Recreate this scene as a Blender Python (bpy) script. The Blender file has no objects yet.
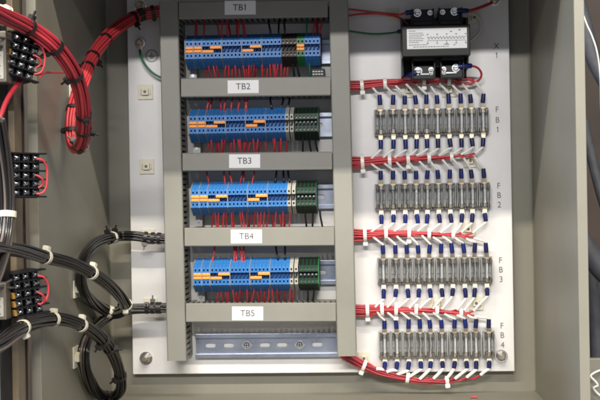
import bpy, bmesh, math, random
from mathutils import Vector, Matrix
random.seed(7)
S = 0.00145            # metres per working unit (one unit = one photo pixel on the mounting panel)
C = bpy.context.scene.collection
PI = math.pi

# ------------------------------------------------------------------ camera geometry
F = 1200.0
PSI = math.atan(71/F)
ROLL = 0.0165
r0 = Vector((math.cos(PSI), math.sin(PSI), 0)); f0 = Vector((-math.sin(PSI), math.cos(PSI), 0)); z0 = Vector((0, 0, 1))
RV = r0*math.cos(ROLL) - z0*math.sin(ROLL)
UV = z0*math.cos(ROLL) + r0*math.sin(ROLL)
CAM = Vector((0, -1200, 0))
def P(u, v, h=0.0):
    """photo pixel -> (x, z, h) in working units on the plane h above the mounting panel"""
    d = f0 + RV*((u-300)/F) + UV*(-(v-200)/F)
    t = (-h - CAM.y)/d.y
    p = CAM + d*t
    return (p.x, p.z, h)
def PX(u, X, v=200):
    """height h at which a point with x = X shows at column u"""
    d = f0 + RV*((u-300)/F) + UV*(-(v-200)/F)
    t = (X - CAM.x)/d.x
    p = CAM + d*t
    return -p.y
def W(p): return Vector((p[0], -p[2], p[1]))      # (x, z, h) -> world axes (still in units)

# ------------------------------------------------------------------ materials
def mat(name, col, rough=0.5, metal=0.0, var=0.06, nscale=900, bump=0.0, bscale=2500, spec=0.5, trans=0.0, coat=0.0, rvar=0.0, dirt=0.0):
    m = bpy.data.materials.new(name); m.use_nodes = True
    nt = m.node_tree; b = nt.nodes['Principled BSDF']
    b.inputs['Roughness'].default_value = rough; b.inputs['Metallic'].default_value = metal
    b.inputs['Specular IOR Level'].default_value = spec
    b.inputs['Transmission Weight'].default_value = trans
    b.inputs['Coat Weight'].default_value = coat
    tc = nt.nodes.new('ShaderNodeTexCoord')
    n = nt.nodes.new('ShaderNodeTexNoise'); n.inputs['Scale'].default_value = nscale*0.06; n.inputs['Detail'].default_value = 6
    nt.links.new(tc.outputs['Object'], n.inputs['Vector'])
    cr = nt.nodes.new('ShaderNodeValToRGB')
    cr.color_ramp.elements[0].position = 0.3; cr.color_ramp.elements[1].position = 0.7
    cr.color_ramp.elements[0].color = [max(0, c*(1-var)) for c in col]+[1]
    cr.color_ramp.elements[1].color = [min(1, c*(1+var)) for c in col]+[1]
    nt.links.new(n.outputs['Fac'], cr.inputs['Fac'])
    out = cr.outputs['Color']
    if dirt > 0:
        n3 = nt.nodes.new('ShaderNodeTexNoise'); n3.inputs['Scale'].default_value = 7; n3.inputs['Detail'].default_value = 9; n3.inputs['Roughness'].default_value = .65
        nt.links.new(tc.outputs['Object'], n3.inputs['Vector'])
        r3 = nt.nodes.new('ShaderNodeValToRGB'); r3.color_ramp.elements[0].position = .45; r3.color_ramp.elements[1].position = .75
        r3.color_ramp.elements[0].color = (1, 1, 1, 1); r3.color_ramp.elements[1].color = (1-dirt, 1-dirt*1.05, 1-dirt*1.15, 1)
        nt.links.new(n3.outputs['Fac'], r3.inputs['Fac'])
        mx = nt.nodes.new('ShaderNodeMixRGB'); mx.blend_type = 'MULTIPLY'; mx.inputs['Fac'].default_value = 1
        nt.links.new(out, mx.inputs['Color1']); nt.links.new(r3.outputs['Color'], mx.inputs['Color2']); out = mx.outputs['Color']
    nt.links.new(out, b.inputs['Base Color'])
    if rvar > 0:
        mr = nt.nodes.new('ShaderNodeMapRange'); mr.inputs['To Min'].default_value = max(.03, rough-rvar); mr.inputs['To Max'].default_value = rough+rvar
        nt.links.new(n.outputs['Fac'], mr.inputs['Value']); nt.links.new(mr.outputs['Result'], b.inputs['Roughness'])
    if bump > 0:
        n2 = nt.nodes.new('ShaderNodeTexNoise'); n2.inputs['Scale'].default_value = bscale; n2.inputs['Detail'].default_value = 3
        nt.links.new(tc.outputs['Object'], n2.inputs['Vector'])
        bp = nt.nodes.new('ShaderNodeBump'); bp.inputs['Strength'].default_value = bump; bp.inputs['Distance'].default_value = 0.0004
        nt.links.new(n2.outputs['Fac'], bp.inputs['Height']); nt.links.new(bp.outputs['Normal'], b.inputs['Normal'])
    return m
M = dict(
 paint=mat('enclosure_paint', (.232,.222,.178), .42, var=.05, nscale=120, bump=.25, bscale=900, dirt=.14),
 panel=mat('white_panel_paint', (.76,.75,.74), .38, var=.02, nscale=100, bump=.12, bscale=700, dirt=.14, rvar=.08),
 duct=mat('grey_pvc', (.252,.25,.218), .46, var=.04, nscale=150, bump=.12, bscale=900, dirt=.13, rvar=.08),
 duct_wall=mat('grey_pvc_wall', (.20,.195,.165), .55, var=.05, nscale=150),
 paper=mat('label_paper', (.84,.84,.84), .6, var=.015),
 ink=mat('ink', (.05,.05,.055), .6), inkgrey=mat('grey_ink', (.10,.10,.11), .6),
 blue=mat('blue_nylon', (.035,.19,.52), .4, var=.10, nscale=300),
 bluedark=mat('blue_nylon_lever', (.012,.04,.16), .45, var=.1),
 grey=mat('grey_nylon', (.40,.39,.35), .5, var=.06), plate=mat('end_plate_grey', (.24,.25,.26), .5, var=.05),
 brown=mat('brown_nylon', (.035,.022,.018), .5, var=.15), green=mat('green_nylon', (.015,.16,.05), .45, var=.12),
 dgreen=mat('dark_green_nylon', (.010,.065,.032), .45, var=.15), blacknylon=mat('black_nylon', (.012,.011,.011), .45, var=.2),
 orange=mat('orange_nylon', (.93,.36,.07), .45, var=.06), hole=mat('recess_shade', (.012,.014,.02), .5),
 zinc=mat('zinc_steel', (.34,.37,.44), .3, 1.0, var=.08, nscale=500, rvar=.12),
 tab=mat('dull_brass', (.40,.34,.25), .42, 1.0, var=.25, nscale=900, rvar=.15),
 bright=mat('bright_nickel', (.80,.79,.76), .2, 1.0, var=.08, nscale=900, rvar=.08),
 brass=mat('tinned_brass', (.58,.52,.42), .32, 1.0, var=.12, nscale=900, rvar=.1),
 fuseb=mat('smoky_fuse_base', (.33,.335,.33), .2, var=.2, nscale=700), fusew=mat('smoky_barrier', (.17,.165,.15), .3, var=.2, nscale=500),
 glass=mat('fuse_glass', (.97,.98,.98), .02, trans=1.0, var=.005),
 element=mat('fuse_element_glint', (.85,.85,.82), .4, .6),
 red=mat('red_wire', (.52,.045,.055), .42, var=.12, nscale=300), redd=mat('deep_red_wire', (.34,.022,.035), .38, var=.12, nscale=300),
 streak=mat('black_wire_glint', (.12,.10,.085), .34, var=.2, nscale=300),  # lighter colour on a few black wires, painted in for their highlights
 black=mat('black_wire', (.009,.008,.008), .24, var=.25, nscale=300), blackg=mat('grey_black_wire', (.032,.028,.025), .26, var=.25, nscale=300),
 greenw=mat('green_wire', (.02,.16,.07), .4), white=mat('white_sleeve', (.82,.81,.77), .45, var=.03),
 whitew=mat('white_wire', (.75,.73,.68), .45, var=.04),
 bluesl=mat('blue_sleeve', (.008,.017,.125), .35, var=.12), navy=mat('navy_sleeve', (.010,.013,.075), .35, var=.15),
 ivory=mat('ivory_nylon', (.72,.68,.55), .45, var=.04), clear=mat('natural_nylon', (.80,.78,.72), .4, var=.03),
 tieblack=mat('black_nylon_tie', (.014,.012,.012), .4, var=.15),
 core=mat('black_enamel', (.010,.011,.009), .3, spec=.25, var=.2, nscale=400), corelam=mat('lamination_steel', (.07,.068,.058), .4, .4, var=.15, nscale=900),
 bak=mat('black_phenolic', (.008,.008,.009), .33, spec=.3, var=.2),
 door=mat('door_paint', (.20,.155,.10), .5, var=.1, dirt=.35), doorp=mat('door_panel_paint', (.36,.40,.40), .45, var=.04, dirt=.15),
 gasket=mat('black_gasket', (.016,.013,.011), .8, var=.2), yell=mat('amber_tab', (.34,.18,.035), .4),
 relay=mat('relay_case', (.13,.115,.09), .35, var=.12), smoke=mat('grey_wire', (.10,.095,.09), .35),
 wall=mat('brown_wall', (.032,.019,.012), .7, var=.5, nscale=60, dirt=.4), hose=mat('grey_hose', (.05,.052,.06), .6, var=.2),
 boltm=mat('worn_bolt', (.42,.38,.32), .35, 1.0, var=.2, nscale=700, rvar=.12),
)

# ------------------------------------------------------------------ mesh builder, coordinates (x, z, h) in units
class MB:
    def __init__(s): s.v = []; s.f = []; s.sm = []; s.mi = []; s.cur = 0
    def add(s, vs, fs, smooth=False):
        n = len(s.v); s.v += [Vector(p) for p in vs]
        for f in fs: s.f.append([i+n for i in f]); s.sm.append(smooth); s.mi.append(s.cur)
    def box(s, x0, x1, z0, z1, h0, h1, bev=0.0):
        bm = bmesh.new()
        vs = [bm.verts.new((x, -h, z)) for x in (x0, x1) for h in (h0, h1) for z in (z0, z1)]
        for q in ((0,1,3,2),(4,6,7,5),(0,4,5,1),(2,3,7,6),(0,2,6,4),(1,5,7,3)): bm.faces.new([vs[i] for i in q])
        bmesh.ops.recalc_face_normals(bm, faces=bm.faces)
        if bev > 0: bmesh.ops.bevel(bm, geom=list(bm.edges), offset=bev, segments=2, profile=.6, affect='EDGES')
        s.bm(bm)
    def bm(s, bm, smooth=False):
        bm.verts.index_update()
        s.add([v.co.copy() for v in bm.verts], [[v.index for v in f.verts] for f in bm.faces], smooth); bm.free()
    def prism(s, pts, a0, a1, axis='x'):
        """outline pts (z,h) swept along x, or (x,z) swept along h"""
        n = len(pts)
        if axis == 'x': vs = [(a, -p[1], p[0]) for a in (a0, a1) for p in pts]
        else: vs = [(p[0], -a, p[1]) for a in (a0, a1) for p in pts]
        fs = [[i, (i+1) % n, n+(i+1) % n, n+i] for i in range(n)] + [list(range(n))[::-1], list(range(n, 2*n))]
        s.add(vs, fs)
    def cyl(s, x, z, h0, h1, r, n=16, r1=None, rot=0):
        """cylinder standing off the panel"""
        r1 = r if r1 is None else r1
        vs = [(x+rr*math.cos(2*PI*i/n+rot), -h, z+rr*math.sin(2*PI*i/n+rot)) for h, rr in ((h0, r), (h1, r1)) for i in range(n)]
        s.add(vs, [[i, (i+1) % n, n+(i+1) % n, n+i] for i in range(n)], n > 8)
        s.add(vs[:n], [list(range(n))]); s.add(vs[n:], [list(range(n))])
    def cylz(s, x, h, z0, z1, r, n=16):
        vs = [(x+r*math.cos(2*PI*i/n), -(h+r*math.sin(2*PI*i/n)), z) for z in (z0, z1) for i in range(n)]
        s.add(vs, [[i, (i+1) % n, n+(i+1) % n, n+i] for i in range(n)], True)
        s.add(vs[:n], [list(range(n))]); s.add(vs[n:], [list(range(n))])
    def cylx(s, z, h, x0, x1, r, n=16):
        vs = [(x, -(h+r*math.sin(2*PI*i/n)), z+r*math.cos(2*PI*i/n)) for x in (x0, x1) for i in range(n)]
        s.add(vs, [[i, (i+1) % n, n+(i+1) % n, n+i] for i in range(n)], True)
        s.add(vs[:n], [list(range(n))]); s.add(vs[n:], [list(range(n))])
    def tube(s, pts, r, n=8):
        """pts are world-axis Vectors in units; r is a number or list"""
        fr = frames(pts); vs = []; m = len(pts)
        for i, (p, a, b) in enumerate(fr):
            rr = r[i] if isinstance(r, (list, tuple)) else r
            for k in range(n):
                t = 2*PI*k/n; vs.append(p + a*(rr*math.cos(t)) + b*(rr*math.sin(t)))
        fs = [[i*n+k, i*n+(k+1) % n, (i+1)*n+(k+1) % n, (i+1)*n+k] for i in range(m-1) for k in range(n)]
        s.add(vs, fs, True)
        s.add([vs[k] for k in range(n)], [list(range(n))]); s.add([vs[(m-1)*n+k] for k in range(n)], [list(range(n))])
    def band(s, c, t, r, w, th, a, n=20, sq=1.0):
        """strap looped around the axis t at c"""
        b = t.cross(a).normalized(); vs = []
        for k in range(n):
            an = 2*PI*k/n; d = a*math.cos(an) + b*math.sin(an)*sq
            for rr, ww in ((r, -w), (r+th, -w), (r+th, w), (r, w)): vs.append(c + d*rr + t*ww)
        fs = []
        for k in range(n):
            j = (k+1) % n
            for q in range(4): fs.append([k*4+q, k*4+(q+1) % 4, j*4+(q+1) % 4, j*4+q])
        s.add(vs, fs)
    def obox(s, c, ax, ay, az, sx, sy, sz, bev=.0):
        bm = bmesh.new(); bmesh.ops.create_cube(bm, size=1)
        for v in bm.verts: v.co = Vector((v.co.x*2*sx, v.co.y*2*sy, v.co.z*2*sz))
        if bev: bmesh.ops.bevel(bm, geom=list(bm.edges), offset=bev, segments=2, affect='EDGES')
        for v in bm.verts: v.co = c + ax*v.co.x + ay*v.co.y + az*v.co.z
        s.bm(bm)
    def build(s, name, mats, parent=None, o=(0,0,0), rot=None, label=None):
        """o: local origin in (x,z,h) subtracted from nothing: meshes under a parent are given in parent space"""
        if not isinstance(mats, (list, tuple)): mats = [mats]
        me = bpy.data.meshes.new(name)
        me.from_pydata([tuple(v*S) for v in s.v], [], s.f)
        for m in mats: me.materials.append(m)
        for p, sm, mi in zip(me.polygons, s.sm, s.mi): p.use_smooth = sm; p.material_index = mi
        bm = bmesh.new(); bm.from_mesh(me); bmesh.ops.recalc_face_normals(bm, faces=bm.faces); bm.to_mesh(me); bm.free()
        ob = bpy.data.objects.new(name, me); C.objects.link(ob)
        if parent: ob.parent = parent
        ob.location = W(o)*S
        if rot: ob.rotation_euler = rot
        if label: ob['label'] = label
        return ob

def frames(pts):
    m = len(pts); out = []; T = []
    for i in range(m):
        t = pts[min(i+1, m-1)] - pts[max(i-1, 0)]
        T.append(t.normalized() if t.length > 1e-9 else Vector((1,0,0)))
    a = T[0].cross(Vector((0,-1,0)))
    if a.length < .1: a = T[0].cross(Vector((0,0,1)))
    a.normalize()
    for i in range(m):
        a = (a - T[i]*a.dot(T[i])).normalized(); out.append((pts[i], a, T[i].cross(a).normalized()))
    return out
def smooth_path(pts, step=3.0):
    pts = [Vector(p) for p in pts]
    q = [pts[0]*2-pts[1]] + pts + [pts[-1]*2-pts[-2]]; out = []
    for i in range(1, len(q)-2):
        n = max(2, int((q[i+1]-q[i]).length/step))
        for k in range(n):
            t = k/n; a, b, c, d = q[i-1], q[i], q[i+1], q[i+2]
            out.append(.5*((2*b)+(c-a)*t+(2*a-5*b+4*c-d)*t*t+(3*b-a-3*c+d)*t**3))
    out.append(pts[-1]); return out
def PP(pix): return [W(P(*p)) for p in pix]
def tag(o, label=None, cat=None, group=None, kind=None):
    for k, v in (('label', label), ('category', cat), ('group', group), ('kind', kind)):
        if v: o[k] = v
    return o
def thing(name, label, cat, o=(0,0,0), group=None, rot=None):
    e = bpy.data.objects.new(name, None); C.objects.link(e); e.location = W(o)*S; e.empty_display_size = .01
    if rot: e.rotation_euler = rot
    return tag(e, label, cat, group)
def copy_thing(src, o, label):
    r = src.copy(); C.objects.link(r); r.location = W(o)*S; r['label'] = label
    for ch in src.children:
        c = ch.copy(); C.objects.link(c); c.parent = r
        for g in ch.children:
            d = g.copy(); C.objects.link(d); d.parent = c
    return r
def text_mesh(name, txt, size, m, parent, o, align='CENTER', ext=.12, xs=1.0, label=None):
    cu = bpy.data.curves.new('t', 'FONT'); cu.body = txt; cu.size = size*S; cu.extrude = ext*S; cu.align_x = align; cu.align_y = 'CENTER'
    ob = bpy.data.objects.new('t', cu); C.objects.link(ob)
    bpy.context.view_layer.update()
    me = bpy.data.meshes.new_from_object(ob.evaluated_get(bpy.context.evaluated_depsgraph_get()))
    bpy.data.objects.remove(ob)
    me.name = name; me.materials.clear(); me.materials.append(m)
    for v in me.vertices: v.co.x *= xs
    if txt.endswith('1'):
        xm = max(v.co.x for v in me.vertices); ym = max(v.co.y for v in me.vertices); ze = max(v.co.z for v in me.vertices); q = size*S
        bm = bmesh.new(); bm.from_mesh(me)
        vs = [bm.verts.new((xm+a*q*xs, ym+c*q, ze)) for a, c in ((-.055, 0), (-.055, -.12), (-.2, -.2), (-.2, -.135))]
        bm.faces.new(vs); bm.to_mesh(me); bm.free()
    t = bpy.data.objects.new(name, me); C.objects.link(t); t.parent = parent
    t.location = W(o)*S; t.rotation_euler = (PI/2, 0, 0)
    if label: t['label'] = label
    return t
ONES = ['first','second','third','fourth','fifth','sixth','seventh','eighth','ninth','tenth','eleventh','twelfth','thirteenth','fourteenth','fifteenth','sixteenth','seventeenth','eighteenth','nineteenth']
def nth(i):
    if i < 19: return ONES[i]
    n = i+1; tens = {2: 'twent', 3: 'thirt'}[n//10]
    return tens+'ieth' if n % 10 == 0 else tens+'y-'+ONES[n % 10-1]

# ------------------------------------------------------------------ cabinet
HB, HF = -12.0, 248.0
XL = P(109, 200, HB)[0]; XR = P(532.5, 200, HB)[0]
ZB = P(330, 392.5, HB)[1]; ZT = 226.0
cab = thing('steel_cabinet', 'open grey painted steel enclosure holding the white mounting panel', 'cabinet', (0, ZB, 0))
def cbox(name, x0, x1, z0, z1, h0, h1, m='paint', bev=.6):
    b = MB(); b.box(x0, x1, z0-ZB, z1-ZB, h0, h1, bev); return b.build(name, M[m], cab)
cbox('back_wall', XL, XR, ZB, ZT, HB-3, HB, bev=0)
cbox('side_wall', XL-3, XL, ZB-3, ZT+3, HB-3, HF-3, bev=0)
cbox('side_wall', XR, XR+3, ZB-3, ZT+3, HB-3, HF-3, bev=0)
cbox('bottom_wall', XL, XR, ZB-3, ZB, HB-3, HF-3, bev=0)
cbox('top_wall', XL, XR, ZT, ZT+3, HB-3, HF-3, bev=0)
fx = 8.0
cbox('front_flange', XR, XR+fx, ZB-fx, ZT+fx, HF-2.8, HF)
cbox('front_flange', XL-fx, XL, ZB-fx, ZT+fx, HF-2.8, HF)
cbox('front_flange', XL+.2, XR-.2, ZT, ZT+fx, HF-2.8, HF)
cbox('front_flange', XL+.2, XR-.2, ZB-fx, ZB, HF-2.8, HF)
for x, sg in ((XL, 1), (XR, -1)):
    b = MB()
    vs = [(x, -(HB), 0), (x+sg*2.6, -HB, 0), (x+sg*.9, -(HB+.9), 0), (x, -(HB+2.6), 0)]
    b.add([(a, c, z) for z in (.3, ZT-ZB-.3) for a, c, _ in vs], [[0,1,5,4],[1,2,6,5],[2,3,7,6],[3,0,4,7]])
    b.build('corner_seam', M['paint'], cab)

# ------------------------------------------------------------------ mounting panel
pl = P(132.5, 350, 0)[0]; pr = P(514.3, 350, 0)[0]; pb = P(330, 372.8, 0)[1]; pt = 208.0
pan = thing('mounting_panel', 'white painted steel mounting panel inside the grey enclosure', 'mounting panel', (0, pb, 0))
b = MB(); b.box(pl, pr, 0, pt-pb, -2.5, 0, .8); b.build('panel_sheet', M['panel'], pan)
b = MB()
b.box(pl, pl+2.2, .6, pt-pb-.6, -7.5, -2.7); b.box(pr-2.2, pr, .6, pt-pb-.6, -7.5, -2.7)
b.box(pl+2.4, pr-2.4, .2, 2.4, -7.5, -2.7); b.box(pl+2.4, pr-2.4, pt-pb-2.4, pt-pb-.2, -7.5, -2.7)
b.build('folded_edge', M['panel'], pan)
def panel_text(chars, u, vs, size=8.2):
    for ch, (uu, vv) in zip(chars, zip(u, vs)):
        x, z, _ = P(uu, vv, 0)
        text_mesh('lettering', ch, size, M['inkgrey'], pan, (x, z-pb, .15), xs=.92, ext=.08)
panel_text('X1', (496.4, 496.8), (46.3, 55.5))
panel_text('FB1', (497, 497.4, 497.8), (109.7, 120.2, 129.8))
panel_text('FB2', (498.6, 499, 499.3), (186, 195.5, 205))
panel_text('FB3', (500.4, 500.8, 501.1), (260.5, 270, 279.6))
panel_text('FB4', (501.8, 502.2, 502.6), (326, 335.5, 345.2))
# earth symbol
x, z, _ = P(151.7, 55.8, 0)
b = MB()
n = 32
for k in range(n):
    a0, a1 = 2*PI*k/n, 2*PI*(k+1)/n
    q = [(x+r*math.cos(a), -.2, z-pb+r*math.sin(a)) for r, a in ((5.6, a0), (6.3, a0), (6.3, a1), (5.6, a1))]; b.add(q, [[0,1,2,3]])
for (x0, x1, z0, z1) in ((-.3, .3, 0, 3.6), (-3.2, 3.2, -.5, .1), (-2.1, 2.1, -1.7, -1.1), (-1, 1, -2.9, -2.3)):
    b.add([(x+x0, -.2, z-pb+z0), (x+x1, -.2, z-pb+z0), (x+x1, -.2, z-pb+z1), (x+x0, -.2, z-pb+z1)], [[0,1,2,3]])
b.build('earth_symbol', M['ink'], pan)

# bolts
def bolt(u, v, label, r=5.2, nut=True):
    p = P(u, v, 3); t = thing('hex_bolt', label, 'bolt', (p[0], p[1], 0), 'bolts holding the mounting panel')
    b = MB(); b.cyl(0, 0, .1, 1.3, r*1.25, 24); b.build('washer', M['bright'], t)
    b = MB(); b.cyl(0, 0, 1.4, 2.6, r*.95, 24, r*.85); b.build('lock_washer', M['zinc'], t)
    b = MB(); b.cyl(0, 0, 2.7, 6.6, r*.92, 6, rot=.3); b.cyl(0, 0, 6.6, 7.2, r*.75, 18, r*.6); b.build('nut', M['boltm'], t)
    b = MB(); b.cyl(0, 0, 7.2, 12, r*.45, 14); b.build('stud', M['boltm'], t)
    return t
bolt(145.6, 358.5, 'steel bolt and nut in the lower left corner of the white panel')
bolt(501.3, 356.4, 'steel bolt and nut in the lower right corner of the white panel below FB 4')
bolt(139.8, 5.5, 'steel bolt at the upper left of the white panel above the red cable bundle')
bolt(494.5, -1.0, 'steel bolt at the top right of the white panel, cut by the picture edge')
t = thing('ground_stud', 'earth stud with ring lug and green wire beside the earth symbol', 'earth stud', (P(140, 43, 4)[0], P(140, 43, 4)[1], 0))
b = MB(); b.cyl(0, 0, .1, 1.4, 5.6, 24); b.build('washer', M['zinc'], t)
b = MB(); b.cyl(0, 0, 1.5, 3, 4.8, 20); b.box(-1.6, 1.6, -9.5, -3, 1.5, 2.8, .3); b.build('ring_lug', M['bright'], t)
b = MB(); b.cyl(0, 0, 3.1, 6.6, 3.9, 6, rot=.2); b.cyl(0, 0, 6.6, 7.0, 3.3, 14, 2.8); b.build('nut', M['boltm'], t)
b = MB(); b.cyl(0, 0, 7, 11, 1.9, 12); b.build('stud', M['brass'], t)

# ------------------------------------------------------------------ wiring ducts
DH = 45.0
def duct_meshes(L, w, t, cover_label=None, ends=False, slot=5.4, cols=('duct', 'duct_wall')):
    """duct along local +x from 0 to L, width w centred on z = 0"""
    b = MB(); b.box(0, L, -w/2, w/2, .1, 1.4); b.build('duct_base', M[cols[1]], t)
    for sg in (-1, 1):
        b = MB(); zi, zo = sorted((sg*(w/2-.2), sg*(w/2-1.7)))
        b.box(0, L, zi, zo, 1.4, 9)
        x = 0.6
        while x < L-3:
            x1 = min(x+slot-2.1, L-.3)
            b.box(x, x1, zi, zo, 9, DH-2.6); x += slot
        b.box(0, L, zi+.25 if sg > 0 else zi, zo if sg > 0 else zo-.25, DH-7, DH-2.4)
        b.build('slotted_wall', M[cols[0]], t)
    b = MB(); pts = [(-w/2-.3, DH-5.5), (-w/2-.3, DH-.9), (-w/2+.6, DH), (w/2-.6, DH), (w/2+.3, DH-.9), (w/2+.3, DH-5.5), (w/2-.4, DH-5.5), (w/2-.4, DH-1.6), (-w/2+.4, DH-1.6), (-w/2+.4, DH-5.5)]
    b.prism(pts, -.1, L+.1); b.build('duct_cover', M[cols[0]], t)
def duct(pa, pb_, w, label, group):
    ax, az, _ = P(pa[0], pa[1], DH); bx, bz, _ = P(pb_[0], pb_[1], DH)
    L = math.hypot(bx-ax, bz-az); ang = math.atan2(bz-az, bx-ax)
    t = thing('wiring_duct', label, 'wiring duct', (ax, az, 0), group, (0, -ang, 0))
    duct_meshes(L, w, t); return t, ax, az, ang
duct((168.3, 1.5), (176.7, 360.8), 17.9, 'tall left vertical grey wiring duct between the panel edge and the terminal rows', 'vertical wiring ducts')
duct((338.4, -0.5), (347.0, 356.2), 17.9, 'tall right vertical grey wiring duct between the terminal rows and the fuse rows', 'vertical wiring ducts')
DU = [((178.9, 10.2), (327.6, 8.0), 16.2), ((181.2, 87.6), (330.3, 85.9), 17.7), ((182.6, 162.0), (331.9, 160.6), 17.0), ((184.6, 237.2), (334.0, 236.4), 17.6), ((186.1, 313.0), (335.7, 312.4), 17.7)]
LB = [((240.2, 7.4), 14.0), ((243.2, 87.0), 13.2), ((244.6, 160.9), 13.8), ((246.4, 236.6), 13.8), ((247.6, 313.2), 13.8)]
for k, (a, bb, w) in enumerate(DU):
    t, ax, az, ang = duct(a, bb, w, 'horizontal grey wiring duct carrying the white TB%d label' % (k+1), 'horizontal wiring ducts')
    lx, lz, _ = P(LB[k][0][0], LB[k][0][1], DH)
    dx, dz = lx-ax, lz-az; u_ = dx*math.cos(ang)+dz*math.sin(ang); v_ = -dx*math.sin(ang)+dz*math.cos(ang)
    hw, hh = 15.1, LB[k][1]*.48
    b = MB(); b.box(u_-hw, u_+hw, v_-hh, v_+hh, DH+.03, DH+.3, .08)
    lab = b.build('label_sticker', M['paper'], t)
    lab.rotation_euler = (0, (.004, -.005, .003, -.002, .005)[k], 0)
    text_mesh('lettering', 'TB%d' % (k+1), 8.6, M['ink'], lab, (u_, v_, DH+.42), ext=.06, xs=1.0)

# ------------------------------------------------------------------ DIN rails
def rail(xa, xb, z, label, slots=None, screws=()):
    t = thing('din_rail', label, 'mounting rail', (xa, z, 0), 'metal mounting rails')
    L = xb-xa; b = MB()
    # top-hat section with real slots in the web
    sl = slots if slots is not None else [6+17.4*i for i in range(int(L/17.4)+1) if 12+17.4*i < L]
    web = 8.0
    xs = [0.0]
    for c in sl: xs += [c-5.6, c+5.6]
    xs.append(L)
    for i in range(len(xs)-1):
        if i % 2 == 0: b.box(xs[i], xs[i+1], -web, web, 1, 1.8)
        else:
            x0, x1 = xs[i], xs[i+1]; r = 2.2
            # two halves with rounded ends around the slot
            for sg in (1, -1):
                pts = [(x0, sg*web), (x0, 0)]
                pts += [(x0+r+.4-r*math.cos(a), sg*r*math.sin(a)) for a in [PI/2*k/5 for k in range(6)]]
                pts += [(x1-r-.4+r*math.sin(a), sg*r*math.cos(a)) for a in [PI/2*k/5 for k in range(6)]]
                pts += [(x1, 0), (x1, sg*web)]
                b.prism(pts, 1, 1.8, 'h')
    for sg in (1, -1):
        a, c = sorted((sg*web, sg*(web+.9))); b.box(0, L, a, c, 1, 6)
        a, c = sorted((sg*web, sg*12.0)); b.box(0, L, a, c, 6.01, 6.9, .25)
    b.build('rail_profile', M['zinc'], t)
    for sx in screws:
        b = MB(); b.cyl(sx, 0, 1.8, 2.3, 4.2, 18); b.cyl(sx, 0, 2.3, 4.4, 3.2, 18, 2.2)
        s = b.build('screw', M['bright'], t)
        b = MB(); b.box(sx-2.2, sx+2.2, -.35, .35, 4.35, 4.6); b.box(sx-.35, sx+.35, -2.2, 2.2, 4.36, 4.55); b.build('cross_recess', M['hole'], s)
    return t

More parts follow.
